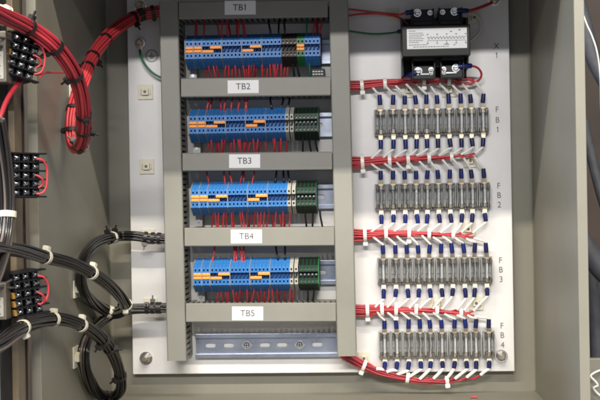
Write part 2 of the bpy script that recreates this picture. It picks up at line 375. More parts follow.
# ------------------------------------------------------------------ terminal blocks
PIT = 3.715
def base_h(z):
    z = abs(z); return 45.0 if z <= 8.6 else 45.0-(z-8.6)*(17.0/7.6)
def block_proto(kind, w=PIT):
    hm = {'blue': 'blue', 'brown': 'brown', 'green': 'green', 'grey': 'grey', 'black': 'dgreen'}[kind]
    t = bpy.data.objects.new('terminal_block', None); C.objects.link(t); t['category'] = 'terminal block'
    b = MB(); g = .11
    xs = [g, 1.08, w-1.08, w-g]
    zs = [-16.2, -14.6, -13.9, -12.2, -11.5, -8.6, -6.9, -4.7, -3.2, 3.2, 4.7, 6.9, 8.6, 11.5, 12.2, 13.9, 14.6, 16.2]
    def pocket(i, j):
        a, c = zs[j], zs[j+1]; m = (a+c)/2
        if abs(m) < 3.2: return 7.0
        if 4.7 < abs(m) < 6.9 and i == 1: return 6.0
        if i == 1 and (11.5 < abs(m) < 12.2 or 13.9 < abs(m) < 14.6): return .9
        return 0.0
    nx, nz = len(xs)-1, len(zs)-1
    for i in range(nx):
        for j in range(nz):
            p = pocket(i, j)
            b.add([(xs[i], -(base_h(zs[j])-p), zs[j]), (xs[i+1], -(base_h(zs[j])-p), zs[j]), (xs[i+1], -(base_h(zs[j+1])-p), zs[j+1]), (xs[i], -(base_h(zs[j+1])-p), zs[j+1])], [[0,1,2,3]])
            for di, dj, e in ((1, 0, 'x'), (0, 1, 'z')):
                if i+di < nx and j+dj < nz:
                    q = pocket(i+di, j+dj)
                    if abs(p-q) > 1e-6:
                        if e == 'x':
                            x = xs[i+1]; b.add([(x, -(base_h(zs[j])-p), zs[j]), (x, -(base_h(zs[j])-q), zs[j]), (x, -(base_h(zs[j+1])-q), zs[j+1]), (x, -(base_h(zs[j+1])-p), zs[j+1])], [[0,1,2,3]])
                        else:
                            z = zs[j+1]; hh = base_h(z); b.add([(xs[i], -(hh-p), z), (xs[i+1], -(hh-p), z), (xs[i+1], -(hh-q), z), (xs[i], -(hh-q), z)], [[0,1,2,3]])
    # flanks of the housing, cut out at the channel
    prof = [(-16.2, 28), (-16.2, 20), (-13, 12), (-13, 7.2), (13, 7.2), (13, 12), (16.2, 20), (16.2, 28), (8.6, 45), (3.2, 45), (3.2, 38), (-3.2, 38), (-3.2, 45), (-8.6, 45)]
    for x in (xs[0], xs[-1]): b.add([(x, -h, z) for z, h in prof], [list(range(len(prof)))])
    for k in range(7): 
        (za, ha), (zb, hb) = prof[k], prof[k+1]
        b.add([(xs[0], -ha, za), (xs[-1], -ha, za), (xs[-1], -hb, zb), (xs[0], -hb, zb)], [[0,1,2,3]])
    b.build('housing', M[hm], t)
    for z in (-5.9, 5.9):
        b = MB(); b.box(1.12, w-1.12, z-1.0, z+1.0, 39.1, 40.6 if kind != 'grey' else 41.5)
        b.build('clamp', M['hole'] if kind in ('blue', 'green', 'grey') else M['brass'], t)  # near-black clamp colour stands in for shade deep in the wire opening
    b = MB()
    b.add([(.6, -38.3, -2.7), (1.6, -38.3, -2.7), (w-.6, -38.3, 2.6), (w-1.6, -38.3, 2.6), (.6, -42.2, -2.2), (1.6, -42.2, -2.2), (w-.6, -43.4, 2.2), (w-1.6, -43.4, 2.2)],
          [[0,1,2,3],[4,5,6,7],[0,1,5,4],[1,2,6,5],[2,3,7,6],[3,0,4,7]])
    b.build('disconnect_lever', M['bluedark'] if kind == 'blue' else (M['blacknylon'] if kind == 'black' else M['blacknylon']), t)
    if kind == 'black':
        b = MB(); b.box(1.1, w-.9, -.1, 1.2, 44.0, 44.6, .1); b.build('indicator', M['plate'], t)
    if kind in ('black', 'brown'):
        b = MB()
        for z in (-5.9, 5.9): b.box(.5, w-.5, z-2.5, z-1.6, 45.02, 45.5); b.box(.5, w-.5, z+1.6, z+2.5, 45.02, 45.5)
        for sg in (1, -1):
            b.add([(x, -(base_h(z)+.25), z) for x, z in ((.5, sg*9.4), (w-.5, sg*9.4), (w-.5, sg*15.4), (.5, sg*15.4))], [[0,1,2,3]])
        b.build('marker_cover', M['blacknylon'], t)
    return t
def plate_proto(kind='plate', w=.75):
    t = bpy.data.objects.new('end_plate', None)
    b = MB(); prof = [(-16.8, 28), (-16.8, 20), (-13.4, 12), (-13.4, 7.2), (13.4, 7.2), (13.4, 12), (16.8, 20), (16.8, 28), (8.9, 45.7), (-8.9, 45.7)]
    b.prism(prof, 0, w); return b.build('end_plate', M[kind])
protos = {}
KN = {'blue': 'bright blue', 'brown': 'dark brown', 'green': 'green', 'grey': 'pale grey', 'black': 'black and dark green'}
def ordinal_label(kind, i, row): return '%s terminal block, %s from the left in the TB%d row' % (KN[kind], nth(i), row)
def jumper(x0, x1, z, label, group):
    b = MB(); n = max(1, round((x1-x0)/PIT)); 
    b.box(0, x1-x0, -1.42, 1.42, 44.2, 46.1, .45)
    for k in range(n): b.box(k*PIT+1.2, k*PIT+PIT-1.0, -.7, .7, 38.5, 44.2); b.box(k*PIT+.6, k*PIT+PIT-.5, -1.05, 1.05, 46.0, 46.8, .25)
    return b
ROWS = [  # start pixel (u), centre v at start, sequence
 (1, 184.6, 49.6, 309, 47.6, ['|', 2, '|', 2, '|', 5, '|', 5, '|', 5, '|', 5], [('brown', 4), ('green', 2), ('blue', 4)], 'bluedark'),
 (2, 188.4, 124.6, 290, 123.2, ['|', 2, '|', 2, '|', 5, '|', 5, '|', 5, '|', 5], [('grey', 2), ('black', 6)], 'dgreen'),
 (3, 190.4, 198.6, 290, 197.4, ['|', 2, '|', 2, '|', 5, '|', 5, '|', 5, '|', 5], [('grey', 2), ('black', 5)], 'dgreen'),
 (4, 192.8, 276.2, 290, 275.6, ['|', 2, '|', 2, '|', 5, '|', 5, '|', 5, '|', 5], [('grey', 2), ('black', 5)], 'green'),
]
for (row, us, vs, ue, ve, seq, tail, endm) in ROWS:
    x, z, _ = P(us, vs, DH); x2, z2, _ = P(ue, ve, DH)
    zrow = (z+z2)/2
    rail(P(187+row*1.6, vs, 5)[0], P(333+row*1.3, vs, 5)[0], zrow, 'zinc plated rail behind the terminal blocks under the TB%d label' % row)
    i = 0; pi_ = 0; ji = 0; grp = 0
    def plate(xx, kind='plate'):
        global pi_
        key = 'plate_'+kind
        lab = '%s separator plate, %s from the left in the TB%d terminal row' % ({'plate': 'thin grey', 'bluedark': 'dark blue', 'dgreen': 'dark green', 'green': 'green'}[kind], nth(pi_), row)
        if key not in protos: protos[key] = plate_proto(kind); o = protos[key]; o.location = W((xx, zrow, 0))*S
        else: o = protos[key].copy(); C.objects.link(o); o.location = W((xx, zrow, 0))*S
        tag(o, lab, 'end plate', 'separator plates between terminal blocks'); pi_ += 1
    def blk(kind, xx):
        global i
        lab = ordinal_label(kind, i, row)
        if kind not in protos:
            protos[kind] = block_proto(kind); o = protos[kind]; o.location = W((xx, zrow, 0))*S; o['label'] = lab
        else: o = copy_thing(protos[kind], (xx, zrow, 0), lab)
        o['category'] = 'terminal block'; o['group'] = KN[kind]+' terminal blocks in the rows'; i += 1
    def jmp(x0, n, dz, lab):
        b = jumper(0, n*PIT, 0, None, None); o = b.build('jumper_bridge', M['orange'], None, (x0+.05, zrow+dz, 0))
        tag(o, lab, 'jumper', 'orange jumper bridges plugged into the terminals')
    for s in seq:
        if s == '|': plate(x); x += .8; continue
        x0 = x
        for k in range(s): blk('blue', x); x += PIT
        w = ['first', 'second', 'third', 'fourth', 'fifth', 'sixth'][grp]
        if s == 2:
            jmp(x0, 2, 1.75, 'upper orange jumper across the %s pair of blue terminals in the TB%d row' % (w, row)); jmp(x0, 2, -1.55, 'lower orange jumper across the %s pair of blue terminals in the TB%d row' % (w, row))
        elif grp in (2, 4):
            jmp(x0, 3, -1.9, 'lower orange jumper in the %s five-block group of the TB%d row' % ('first' if grp == 2 else 'third', row)); jmp(x0+2*PIT, 3, 1.9, 'upper orange jumper in the %s five-block group of the TB%d row' % ('first' if grp == 2 else 'third', row))
        grp += 1
    for kind, n in tail:
        pitch = PIT if kind != 'grey' else PIT*1.22
        x0 = x
        for k in range(n):
            blk(kind, x)
            x += pitch
        if kind == 'green': jmp(x0, 2, 1.75, 'upper orange jumper across the two green terminals of the TB1 row'); jmp(x0, 2, -1.55, 'lower orange jumper across the two green terminals of the TB1 row')
    plate(x, endm)
    # end bracket at the left foot of the row
    bx_, bz_, _ = P(us+7.5, vs+23, 20)
    bt = thing('end_bracket', 'pale grey end bracket below the first blue terminals of the TB%d row' % row, 'end bracket', (bx_, zrow-21, 0), 'end brackets on the rails')
    b = MB(); b.box(-3.8, 3.8, -7, 6, .2, 15, .5); b.build('bracket_body', M['grey'], bt)
    b = MB(); b.cyl(0, -1, 15, 16, 1.8, 12); b.build('screw', M['zinc'], bt)

# the bare rail under TB5
x, z, _ = P(195.5, 345.8, 5); x2, z2, _ = P(339, 345.0, 5)
zr = (z+z2)/2
sl = [P(u, 345, 2)[0]-x for u in (210.5, 228.6, 246.7, 264.8, 282, 299.6, 317.3, 335)]
rail(x, x2, zr, 'bare zinc plated rail with slots below the TB5 duct', [s for s in sl if s+6 < x2-x], (P(246.7, 345, 2)[0]-x, P(299.6, 345, 2)[0]-x))
# dark plug module under TB1
mx, mz, _ = P(318, 73, 26)
t = thing('plug_module', 'small black plug module with pale pins under the right end of TB1 row', 'plug module', (mx, mz, 0))
b = MB(); b.box(-6.6, 6.6, -5, 4.2, 2, 26, .5); b.build('module_body', M['bak'], t)
for zz in (1.4, -1.2):
    for k in range(4):
        b = MB(); b.box(-5.2+k*2.7, -3.4+k*2.7, zz-.5, zz+.5, 26, 27); b.build('pin', M['whitew'], t)

# ------------------------------------------------------------------ short wires between ducts and terminals
rw = {
 1: dict(a=dict(red=[194.5, 204, 219, 227, 230, 236, 244, 313, 317.6], black=[270.5, 278, 285], green=[306.5]),
         b=dict(red=[206, 213, 226, 229, 235, 243, 249, 254, 262, 267, 273, 278, 285], black=[293, 297], green=[309.3])),
 2: dict(a=dict(red=[207, 221, 231, 238, 245], black=[272, 280, 287]), b=dict(red=[208.5, 216, 222, 231, 238, 244, 250, 258, 265, 273, 279, 286], black=[303, 309, 315])),
 3: dict(a=dict(red=[209, 225, 232, 240, 252], black=[275, 284, 290]), b=dict(red=[213, 218.5, 224, 231.5, 240, 247, 255, 261, 269, 276, 283, 290], black=[305, 313, 320])),
 4: dict(a=dict(red=[212.5, 234, 237, 241, 244.5], black=[278.5, 285]), b=dict(red=[217.5, 225, 233, 240, 247, 254, 261, 269, 277, 284, 290], black=[308, 314])),
}
edge_up = {1: 14, 2: 93, 3: 166, 4: 242}; edge_dn = {1: 82, 2: 156, 3: 232, 4: 307}
rowv = {1: 48.6, 2: 124, 3: 198, 4: 276}
wm = {'red': 'red', 'black': 'black', 'green': 'greenw'}
for row, d in rw.items():
    for side, dd in d.items():
        for colr, us in dd.items():
            if colr == 'red': us = sorted(us + [u + random.uniform(1.6, 3.4) for u in us if random.random() < (.9 if side == 'b' else .45)])
            for k, u in enumerate(us):
                hz = random.choice((0, 0, -7))
                du = random.uniform(-3.4, 3.4)
                if side == 'a':
                    pts = [W(P(u+du, edge_up[row], 22)), W(P(u+du*.8, edge_up[row]+8, 30)), W(P(u+du*.2, rowv[row]-18, 33)), W(P(u, rowv[row]-12, 32))]; pts = [p+Vector((0, -hz*.8, 0)) for p in pts]
                    lab = '%s wire rising out of the TB%d terminals, %s %s one from the left' % (colr, row, nth(k), colr)
                else:
                    pts = [W(P(u+du, edge_dn[row], 20)), W(P(u+du*.7, edge_dn[row]-6, 27)), W(P(u+du*.1, rowv[row]+18, 31)), W(P(u, rowv[row]+12, 32))]; pts = [p+Vector((0, -hz*.8, 0)) for p in pts]
                    lab = '%s wire leaving the TB%d terminals downward, %s %s one from the left' % (colr, row, nth(k), colr)
                b = MB(); pp = smooth_path(pts, 3); b.tube(pp, .82 if colr != 'black' else .95, 8)
                m = M[wm[colr]] if not (colr == 'red' and random.random() < .3) else M['redd']
                if colr == 'red' and False: pass
                o = b.build('wire', m); tag(o, lab, 'wire', '%s wires between the ducts and terminals' % colr)

# ------------------------------------------------------------------ bundles
def hexpack(n, r):
    pts = [(0.0, 0.0)]; ring = 1
    while len(pts) < n:
        for k in range(6*ring):
            s_, i_ = divmod(k, ring); a = PI/3*s_; bq = PI/3*(s_+2)
            pts.append((2*r*(ring*math.cos(a)+i_*math.cos(bq)), 2*r*(ring*math.sin(a)+i_*math.sin(bq))))
        ring += 1
    pts.sort(key=lambda p: p[0]**2+p[1]**2); return pts[:n]
def bundle(name, label, pix, n, r, mats, ties=(), twist=.012, jit=.25, group=None, tie='ivory', cat='wire bundle', squash=1.0, spread=None, wall=9):
    if wall: pix = [(u, v, max(h, PX(u, XL+wall)) if u < 125 else h) for u, v, h in pix]
    path = smooth_path(PP(pix), 3.0); fr = frames(path)
    o = (path[0].x, path[0].z, -path[0].y)
    t = thing(name, label, cat, o, group); org = W(o)
    offs = hexpack(n, r*.97); R = max(math.hypot(*p) for p in offs)+r*.55
    for k, (ox, oy) in enumerate(offs):
        ph = random.uniform(0, 6.28); ph2 = random.uniform(0, 6.28); f1 = random.uniform(.02, .05); pts = []
        for i, (p, a, c) in enumerate(fr):
            th = twist*i*3 ; x_ = ox*math.cos(th)-oy*math.sin(th); y_ = ox*math.sin(th)+oy*math.cos(th)
            sp = spread(i/(len(fr)-1)) if spread else 1.0
            x_ = x_*sp + jit*r*math.sin(f1*3*i+ph); y_ = (y_*sp + jit*r*math.cos(f1*2.3*i+ph2))*squash
            pts.append(p+a*x_+c*y_-org)
        b = MB(); b.tube(pts, r, 7); b.build('wire', mats[k % len(mats)], t)
    L = [0.0]
    for i in range(1, len(path)): L.append(L[-1]+(path[i]-path[i-1]).length)
    for tdef in ties:
        fpos, hang, tm = tdef[0], tdef[1], (tdef[2] if len(tdef) > 2 else tie)
        i = min(range(len(path)), key=lambda q: (path[q]-W(P(*fpos))).length) if isinstance(fpos, tuple) else int(fpos*(len(path)-1))
        p, a, c = fr[i]; tg = a.cross(c).normalized()
        sp = spread(i/(len(fr)-1)) if spread else 1.0
        rr = R*sp + jit*r*.6
        tb = MB(); hw = tdef[3] if len(tdef) > 3 else 1.7
        tb.band(p-org, tg, rr, hw, .7, a, 20, sq=(rr*squash+.3)/rr if squash != 1 else 1)
        to = tb.build('cable_tie', M[tm], t)
        if hang is not None:
            d = a*math.cos(hang)+c*math.sin(hang); e = tg.cross(d).normalized()
            hb = MB(); hb.obox(p-org+d*(rr+1.6), d, e, tg, 2.0, 2.5, hw*1.35, .5); hb.build('tie_head', M[tm], to)
            if tm == 'tieblack': 
                hb = MB(); hb.obox(p-org+d*(rr+4.6)+e*.6, d, e, tg, 2.6, .8, .7, .2); hb.build('tie_tail', M[tm], to)
    return t

red = [M['red'], M['red'], M['redd']]
# big red loop from the door to the top of the left duct
bundle('wire_bundle', 'thick red wire bundle looping down the left wall and up to the TB1 duct',
  [(-16, 8, 350), (4, 16, 345), (28, 27, 330), (50, 42, 312), (66, 60, 292), (77, 80, 270), (82.5, 103, 250), (84, 125, 230), (83, 140, 212), (78, 147.5, 195), (73, 140, 180), (72, 122, 172), (75, 103, 164), (82, 82, 143), (90, 62, 118), (101, 45, 90), (115, 30, 58), (133, 18, 32), (150, 12.5, 24), (172, 9, 22)],
  19, 1.3, red, ties=[((29, 27, 330), -1.2, 'tieblack'), ((55, 46, 305), 2.5, 'tieblack', 2.1), ((79, 76, 275), 2.2, 'tieblack', 2.1), ((84, 115, 238), 1.0, 'tieblack'), ((84, 129, 225), 0, 'tieblack'), ((81, 145, 203), 3.3, 'tieblack'), ((72, 132, 175), 2.0, 'tieblack'), ((73, 112, 168), None, 'tieblack'), ((88, 68, 125), 2.3, 'tieblack'), ((92, 57, 112), 0, 'tieblack'), ((106, 40, 80), 1, 'tieblack'), ((131, 18, 28), 0, 'tieblack'), ((142, 14.5, 26), -1.57, 'tieblack', 2.4), ((152, 12, 24), 1, 'tieblack')], twist=.008, jit=.35)
# black bundles
blk_ = [M['black'], M['blackg'], M['black'], M['streak'], M['black'], M['black']]
bundle('wire_bundle', 'upper black wire bundle looping from the door to the left duct beside TB4',
  [(-20, 249, 340), (0, 249, 325), (20, 251, 305), (45, 257, 275), (70, 263, 240), (90, 272, 205), (108, 284, 165), (121, 297, 120), (126, 308, 85), (114, 313, 60), (98, 306, 45), (85, 294, 38), (80.5, 279, 35), (82, 265, 33), (89, 251, 31), (101, 241, 29), (118, 236.5, 27), (135, 236, 25), (150, 238, 23), (176, 239, 22)],
  19, 1.12, blk_, ties=[((46, 256, 275), -1.4, 'ivory', 2.0), ((92, 273, 203), -1.4, 'ivory', 2.0), ((95, 246, 30), None, 'ivory'), ((104, 243, 30), 2, 'tieblack'), ((82, 264, 33), 1.5, 'tieblack'), ((106, 312, 55), None, 'ivory', 2.2), ((125, 303, 95), 1.5, 'ivory', 2.0), ((147, 237.5, 23), -1.6, 'tieblack'), ((152, 238, 23), None, 'tieblack'), ((159, 238.6, 22), .5, 'tieblack')], twist=.01, jit=.5)
bundle('wire_bundle', 'lower black wire bundle looping from the door beside the TB5 label',
  [(-16, 356, 335), (0, 345, 322), (18, 330, 300), (38, 322, 275), (58, 319.5, 245), (78, 324, 210), (97, 335, 170), (111, 351, 135), (119, 370, 105), (121, 388, 80), (112, 397, 60), (98, 393, 46), (88, 378, 38), (83.5, 360, 35), (86, 342, 33), (97, 326, 31), (111, 314, 29), (128, 309, 26), (147, 308, 23), (178, 308, 22)],
  19, 1.12, blk_, ties=[((1, 345, 322), 1.2, 'ivory', 2.0), ((52, 320, 252), -1.5, 'ivory', 2.0), ((81, 326, 206), -1.5, 'ivory', 2.0), ((105, 341, 155), 2.0, 'tieblack', 2.4), ((108, 349, 140), 0, 'tieblack'), ((118, 376, 96), 2.2, 'tieblack'), ((92, 385, 42), .8, 'tieblack', 2.6), ((101, 395, 48), 0, 'tieblack'), ((84, 352, 33), 2.0, 'tieblack'), ((113, 313, 28), None, 'tieblack', 3.0), ((122, 310, 27), 1.0, 'tieblack', 3.0), ((146, 308, 23), 1.6, 'tieblack'), ((151, 308, 23), .3, 'tieblack'), ((158, 308, 23), -1.0, 'tieblack', 2.6)], twist=.012, jit=.5)
# bundle running down the door on the left edge
bundle('wire_bundle', 'dark grey wire bundle hanging down the door at the left picture edge',
  [(-3, 120, 340), (3, 150, 345), (7, 180, 345), (8, 210, 345), (5, 240, 345), (-4, 270, 340), (-14, 290, 335)],
  19, 1.15, [M['blackg'], M['black'], M['black'], M['streak']], ties=[((8, 217, 345), .3, 'ivory', 2.2)], twist=.004, jit=.5)

# ------------------------------------------------------------------ fuse rows
FU = [
 ([380.4, 393.2, 405, 416.4, 426.6, 437.6, 449.2, 461.1, 471.3, 483], 121.6, 108.3, 135.4),
 ([381, 393.2, 405, 416.4, 427.2, 438.5, 450, 461.7, 472.2, 484.4], 196.3, 182.8, 209.8),
 ([383.4, 395.8, 407.3, 418.7, 429.4, 441.3, 452.6, 464.5, 474.7, 486.6], 270.5, 257.2, 283.8),
 ([384.7, 396.8, 408.7, 420.3, 430.5, 442, 454.6, 466, 475.9, 488.9], 344.5, 331.3, 357.8),
]
def holder_proto():
    t = thing('fuse_holder', '', 'fuse holder')
    b = MB(); b.box(-5.05, 5.05, -13.2, 13.2, .1, 5, .4); b.box(-5.0, -4.2, -10.4, 10.4, 5, 12.6, .25); b.box(4.2, 5.0, -10.4, 10.4, 5, 12.6, .25)
    b.box(-3.8, 3.8, -3, 3, 5, 6.2, .2); b.box(-3.8, 3.8, -13, -12.0, 5, 9.5, .2); b.box(-3.8, 3.8, 12.0, 13, 5, 9.5, .2)
    b.build('holder_base', M['fuseb'], t)
    for sg in (1, -1):
        b = MB()
        za, zb = sorted((sg*7.2, sg*11.0))
        for sx in (-1, 1):
            pts = [(sx*1.4, 5.2), (sx*2.5, 7), (sx*3.0, 10.2), (sx*2.2, 13.2), (sx*2.9, 14.8), (sx*3.3, 14.6), (sx*2.7, 13.2), (sx*3.5, 10.2), (sx*2.9, 6.6), (sx*1.6, 5.1)]
            n_ = len(pts)
            b.add([(x, -h, z) for z in (za, zb) for x, h in pts], [[i, (i+1) % n_, n_+(i+1) % n_, n_+i] for i in range(n_)]+[list(range(n_)), list(range(n_, 2*n_))])
        b.box(-1.6, 1.6, za, zb, 5.0, 5.5)
        b.build('fuse_clip', M['brass'], t)
        b = MB(); za, zb = sorted((sg*11.2, sg*17.0)); b.box(-1.9, 1.9, za, zb, 9.6, 10.4, .15); za, zb = sorted((sg*11.2, sg*12.2)); b.box(-2.1, 2.1, za, zb, 5.5, 9.6)
        b.build('tab_terminal', M['tab'], t)
    return t
def fuse_proto(glint_strip=False):
    t = thing('glass_fuse', '', 'fuse')
    b = MB(); n_ = 18
    b.cylz(0, 10.4, -8.2, 8.2, 2.35, n_); b.build('glass_tube', M['glass'], t)
    for sg in (1, -1):
        b = MB(); za, zb = sorted((sg*7.4, sg*11.4)); b.cylz(0, 10.4, za, zb, 2.6, n_); b.build('end_cap', M['bright'], t)
    b = MB()
    if glint_strip: b.box(-.75, .75, -7.4, 7.4, 10.6, 10.9)  # wide pale strip stands in for the glint down the glass tube
    else: b.tube([Vector((-.2, -10.4, -7.4)), Vector((.35, -10.3, 0)), Vector((-.1, -10.4, 7.4))], .45, 6)
    b.build('fuse_element_glint', M['element'], t)
    return t
hp = fp = None
rowmid = []
for r_, (us, vc, vt, vb) in enumerate(FU):
    pts = [P(u, vc + (432-u)*.004, 7) for u in us]; zc = sum(p[1] for p in pts)/10; rowmid.append(zc)
    for i, p in enumerate(pts):
        lab = 'smoky grey fuse holder, %s from the left in row FB%d' % (nth(i), r_+1)
        if hp is None: hp = holder_proto(); o = hp; hp.location = W((p[0], zc, 0))*S; hp['label'] = lab
        else: o = copy_thing(hp, (p[0], zc, 0), lab)
        o['group'] = 'fuse holders in the rows marked FB'
        xs_ = [q[0] for q in pts]; gaps = [abs(xs_[j]-xs_[i]) for j in (i-1, i+1) if 0 <= j < 10]
        o.scale = (max(1.0, min(1.17, min(gaps)/10.2)), 1, 1)
        lab = 'small glass fuse clipped in the %s holder from the left in row FB%d' % (nth(i), r_+1)
        kind = (i*7+r_*3) % 5 in (1, 4) or (i >= 5 and r_ != 2)
        if fp is None: fp = {}
        if kind not in fp: fp[kind] = fuse_proto(kind); o = fp[kind]; o.location = W((p[0], zc, 0))*S; o['label'] = lab
        else: o = copy_thing(fp[kind], (p[0], zc, 0), lab)
        o['group'] = 'glass fuses in the fuse holders'; o.location += Vector((random.uniform(-.25,.25), 0, random.uniform(-.5,.5)))*S

# leads: connector + sleeve + white marker, and the wires of each bundle
BUN = [  # bundle centre line (u,v) left to right
 [(343, 86), (362, 85.5), (385, 83.5), (410, 82), (440, 81.5), (462, 81), (474, 80)],
 [(343, 162), (362, 162), (385, 160.5), (410, 159), (440, 157.5), (462, 156), (474, 155.2)],
 [(345, 234), (365, 234.5), (385, 233.5), (410, 233.5), (440, 234.5), (462, 235.5), (476, 236)],
 [(346, 309), (367, 310), (385, 309.5), (410, 310), (440, 311), (462, 313), (478, 313.5)],
 [(340, 352), (352, 359), (362, 365), (378, 371.5), (398, 376.5), (420, 380), (445, 380.5), (465, 378.5), (479, 377)],
]
def at_u(line, u):
    for (a, b_), (c, d) in zip(line, line[1:]):
        if u <= c or (c, d) == line[-1]:
            t = (u-a)/(c-a); return b_+(d-b_)*t
    return line[-1][1]
leads = {k: [] for k in range(5)}
def lead(row, i, up, u):
    zc = rowmid[row]; X = P(u, FU[row][1], 10)[0]
    sg = 1 if up else -1
    kb = row if up else row+1
    side = 'top' if up else 'bottom'
    t = thing('wire_lead', 'blue sleeved lead on the %s of the %s holder in row FB%d' % (side, nth(i), row+1), 'wire lead', (X, zc, 0), 'wire leads on the fuse holders')
    lean = random.uniform(-1.2, 1.2)
    z1, z2, z3 = 13.6, 18.4, 26.8
    if not up: z3 = 26.5
    if row == 3 and up: z2, z3 = 17.6, 25.5
    if row == 3 and not up: z1, z2, z3 = 14.2, 17.0, 24
    paleb = (not up) and row >= 1
    z3 += random.uniform(-1.4, .5)
    b = MB(); a, c = sorted((sg*z1, sg*z2)); 
    wn, wf = 2.2, (2.2 if (not up and row >= 1) else 1.5); zn, zf_ = (sg*z1, sg*z2)
    b.add([(-wn, -9.2, zn), (wn, -9.2, zn), (wf, -9.2, zf_), (-wf, -9.2, zf_), (-wn, -11.3, zn), (wn, -11.3, zn), (wf, -11.6, zf_), (-wf, -11.6, zf_)], [[0,1,2,3],[4,5,6,7],[0,1,5,4],[1,2,6,5],[2,3,7,6],[3,0,4,7]])
    b.build('spade_connector', M['ivory'] if paleb else M['tab'], t)
    dark = (i >= 5 and not up) or (i >= 8 and up) 
    pts = [Vector((0, -10.3, sg*(z2-1.2))), Vector((lean*.3, -10.5, sg*(z2+2))), Vector((lean, -10.6, sg*z3))]
    b = MB(); b.tube(pts, [2.2, 2.3, 2.1], 10); b.build('sleeve', M['navy'] if dark else M['bluesl'], t)
    # white marker heading back (left) into the bundle
    ub = u - (9.0 if kb != 4 else 1) ; line = BUN[kb]
    if kb == 4: ub = u-10
    if i >= 9 and kb != 4: ub = min(ub, 474)
    ub += random.uniform(-1.8, 1.8)
    vb = at_u(line, ub)+random.uniform(-.8, .8)
    off = random.uniform(-1.0, 1.0)
    q = P(ub, vb + (-2.2 if (not up and kb != 4) else (2.2 if up else -1.0)), 12+off)
    end = W(q) - W((X, zc, 0))
    st = Vector((lean, -10.6, sg*(z3-1)))
    mid = st*.5 + end*.5 + Vector((.35, -1.2, sg*.35)) + Vector((random.uniform(-.6,.6), 0, random.uniform(-.6,.6)))
    pp = smooth_path([st, Vector((lean*1.1-.2, -11, sg*(z3+.7))), mid, end], 1.5)
    nn = len(pp)
    b = MB(); b.tube(pp, 1.22 if kb != 4 else 1.65, 8); b.build('wire_marker', M['white'] if not up else M['whitew'], t)
    leads[kb].append((ub, X, up, q, i))
for row in range(4):
    for i, u in enumerate(FU[row][0]): lead(row, i, True, u); lead(row, i, False, u)
TIES = [[362, 385, 424, 449], [362.5, 389.5, 408, 429, 451.5], [365, 386, 409, 429, 453], [367.5, 382, 396, 416, 437, 461], [364, 407.5, 447]]
BL = ['above row FB1', 'between rows FB1 and FB2', 'between rows FB2 and FB3', 'between rows FB3 and FB4', 'under row FB4']
for kb, line in enumerate(BUN):
    h0 = 9.5
    o = P(line[0][0], line[0][1], h0)
    t = thing('wire_bundle', 'red wire bundle with white ties running from the right duct %s' % BL[kb], 'wire bundle', o, 'red wire bundles beside the fuse rows'); org = W(o)
    ls = sorted(leads[kb], key=lambda q: q[0]); n_ = len(ls)
    if kb == 0: ls = ls + [(476, 0, True, P(474, 80, 12), 11), (474, 0, True, P(473, 79, 10), 12)]; 
    if kb == 4: ls = ls + [(470, 0, True, P(468, 377, 9), 11), (455, 0, True, P(452, 378, 9), 12), (430, 0, True, P(428, 377.5, 9), 12)]
    n_ = len(ls); offs = hexpack(n_, 1.08)
    ups = sorted(offs, key=lambda p: -p[1])
    # upper-exit wires take the lower half offsets (they belong to the row below)
    top = [q for q in range(n_) if not ls[q][2]]; bot = [q for q in range(n_) if ls[q][2]]
    asg = {}
    for q, of in zip(top+bot[::-1], ups): asg[q] = of
    def remain(u): return math.sqrt(max(2, sum(1 for q in ls if q[0] >= u))/n_)
    for q in range(n_):
        ub, X, up, ep, i = ls[q]; ox, oz = asg[q]; pts = []
        ph = random.uniform(0, 6.3); us_ = [line[0][0]]
        while us_[-1] + 5 < ub-5: us_.append(us_[-1]+5)
        for uu in us_:
            k_ = remain(uu)*(1.0 if kb != 4 else 1.0)
            fan = 1.0 + max(0, (362-uu)/20)*.25
            x_, z_, _ = P(uu, at_u(line, uu), h0)
            pts.append(Vector((x_, -(h0+ox*k_+.25*math.sin(uu*.13+ph)), z_+oz*k_*fan+.4*math.sin(uu*.09+ph)))-org)
        pts.append(W(ep)-org)
        b = MB(); b.tube(smooth_path(pts, 2.5), 1.05, 7); b.build('wire', M['redd'] if q % 4 == 3 else M['red'], t)
    for j, u in enumerate(TIES[kb]):
        x_, z_, _ = P(u, at_u(line, u), h0); p = Vector((x_, -h0, z_))-org
        x2, z2, _ = P(u+2, at_u(line, u+2), h0); tg = (Vector((x2-x_, 0, z2-z_))).normalized()
        rr = (math.hypot(*offs[-1])+1.25)*remain(u)+.5
        b = MB(); b.band(p, tg, rr, 1.7, .6, Vector((0,-1,0)), 20)
        to = b.build('cable_tie', M['clear'], t)
        down = tg.cross(Vector((0,-1,0))); down = down if down.z < 0 else -down
        if j == 0 or j == 2:
            hb = MB(); hb.obox(p+down*(rr+1.6)+Vector((0,-1.5,0)), down, tg, Vector((0,-1,0)), 2.3, 2.3, 1.9, .6); hb.build('tie_head', M['clear'], to)

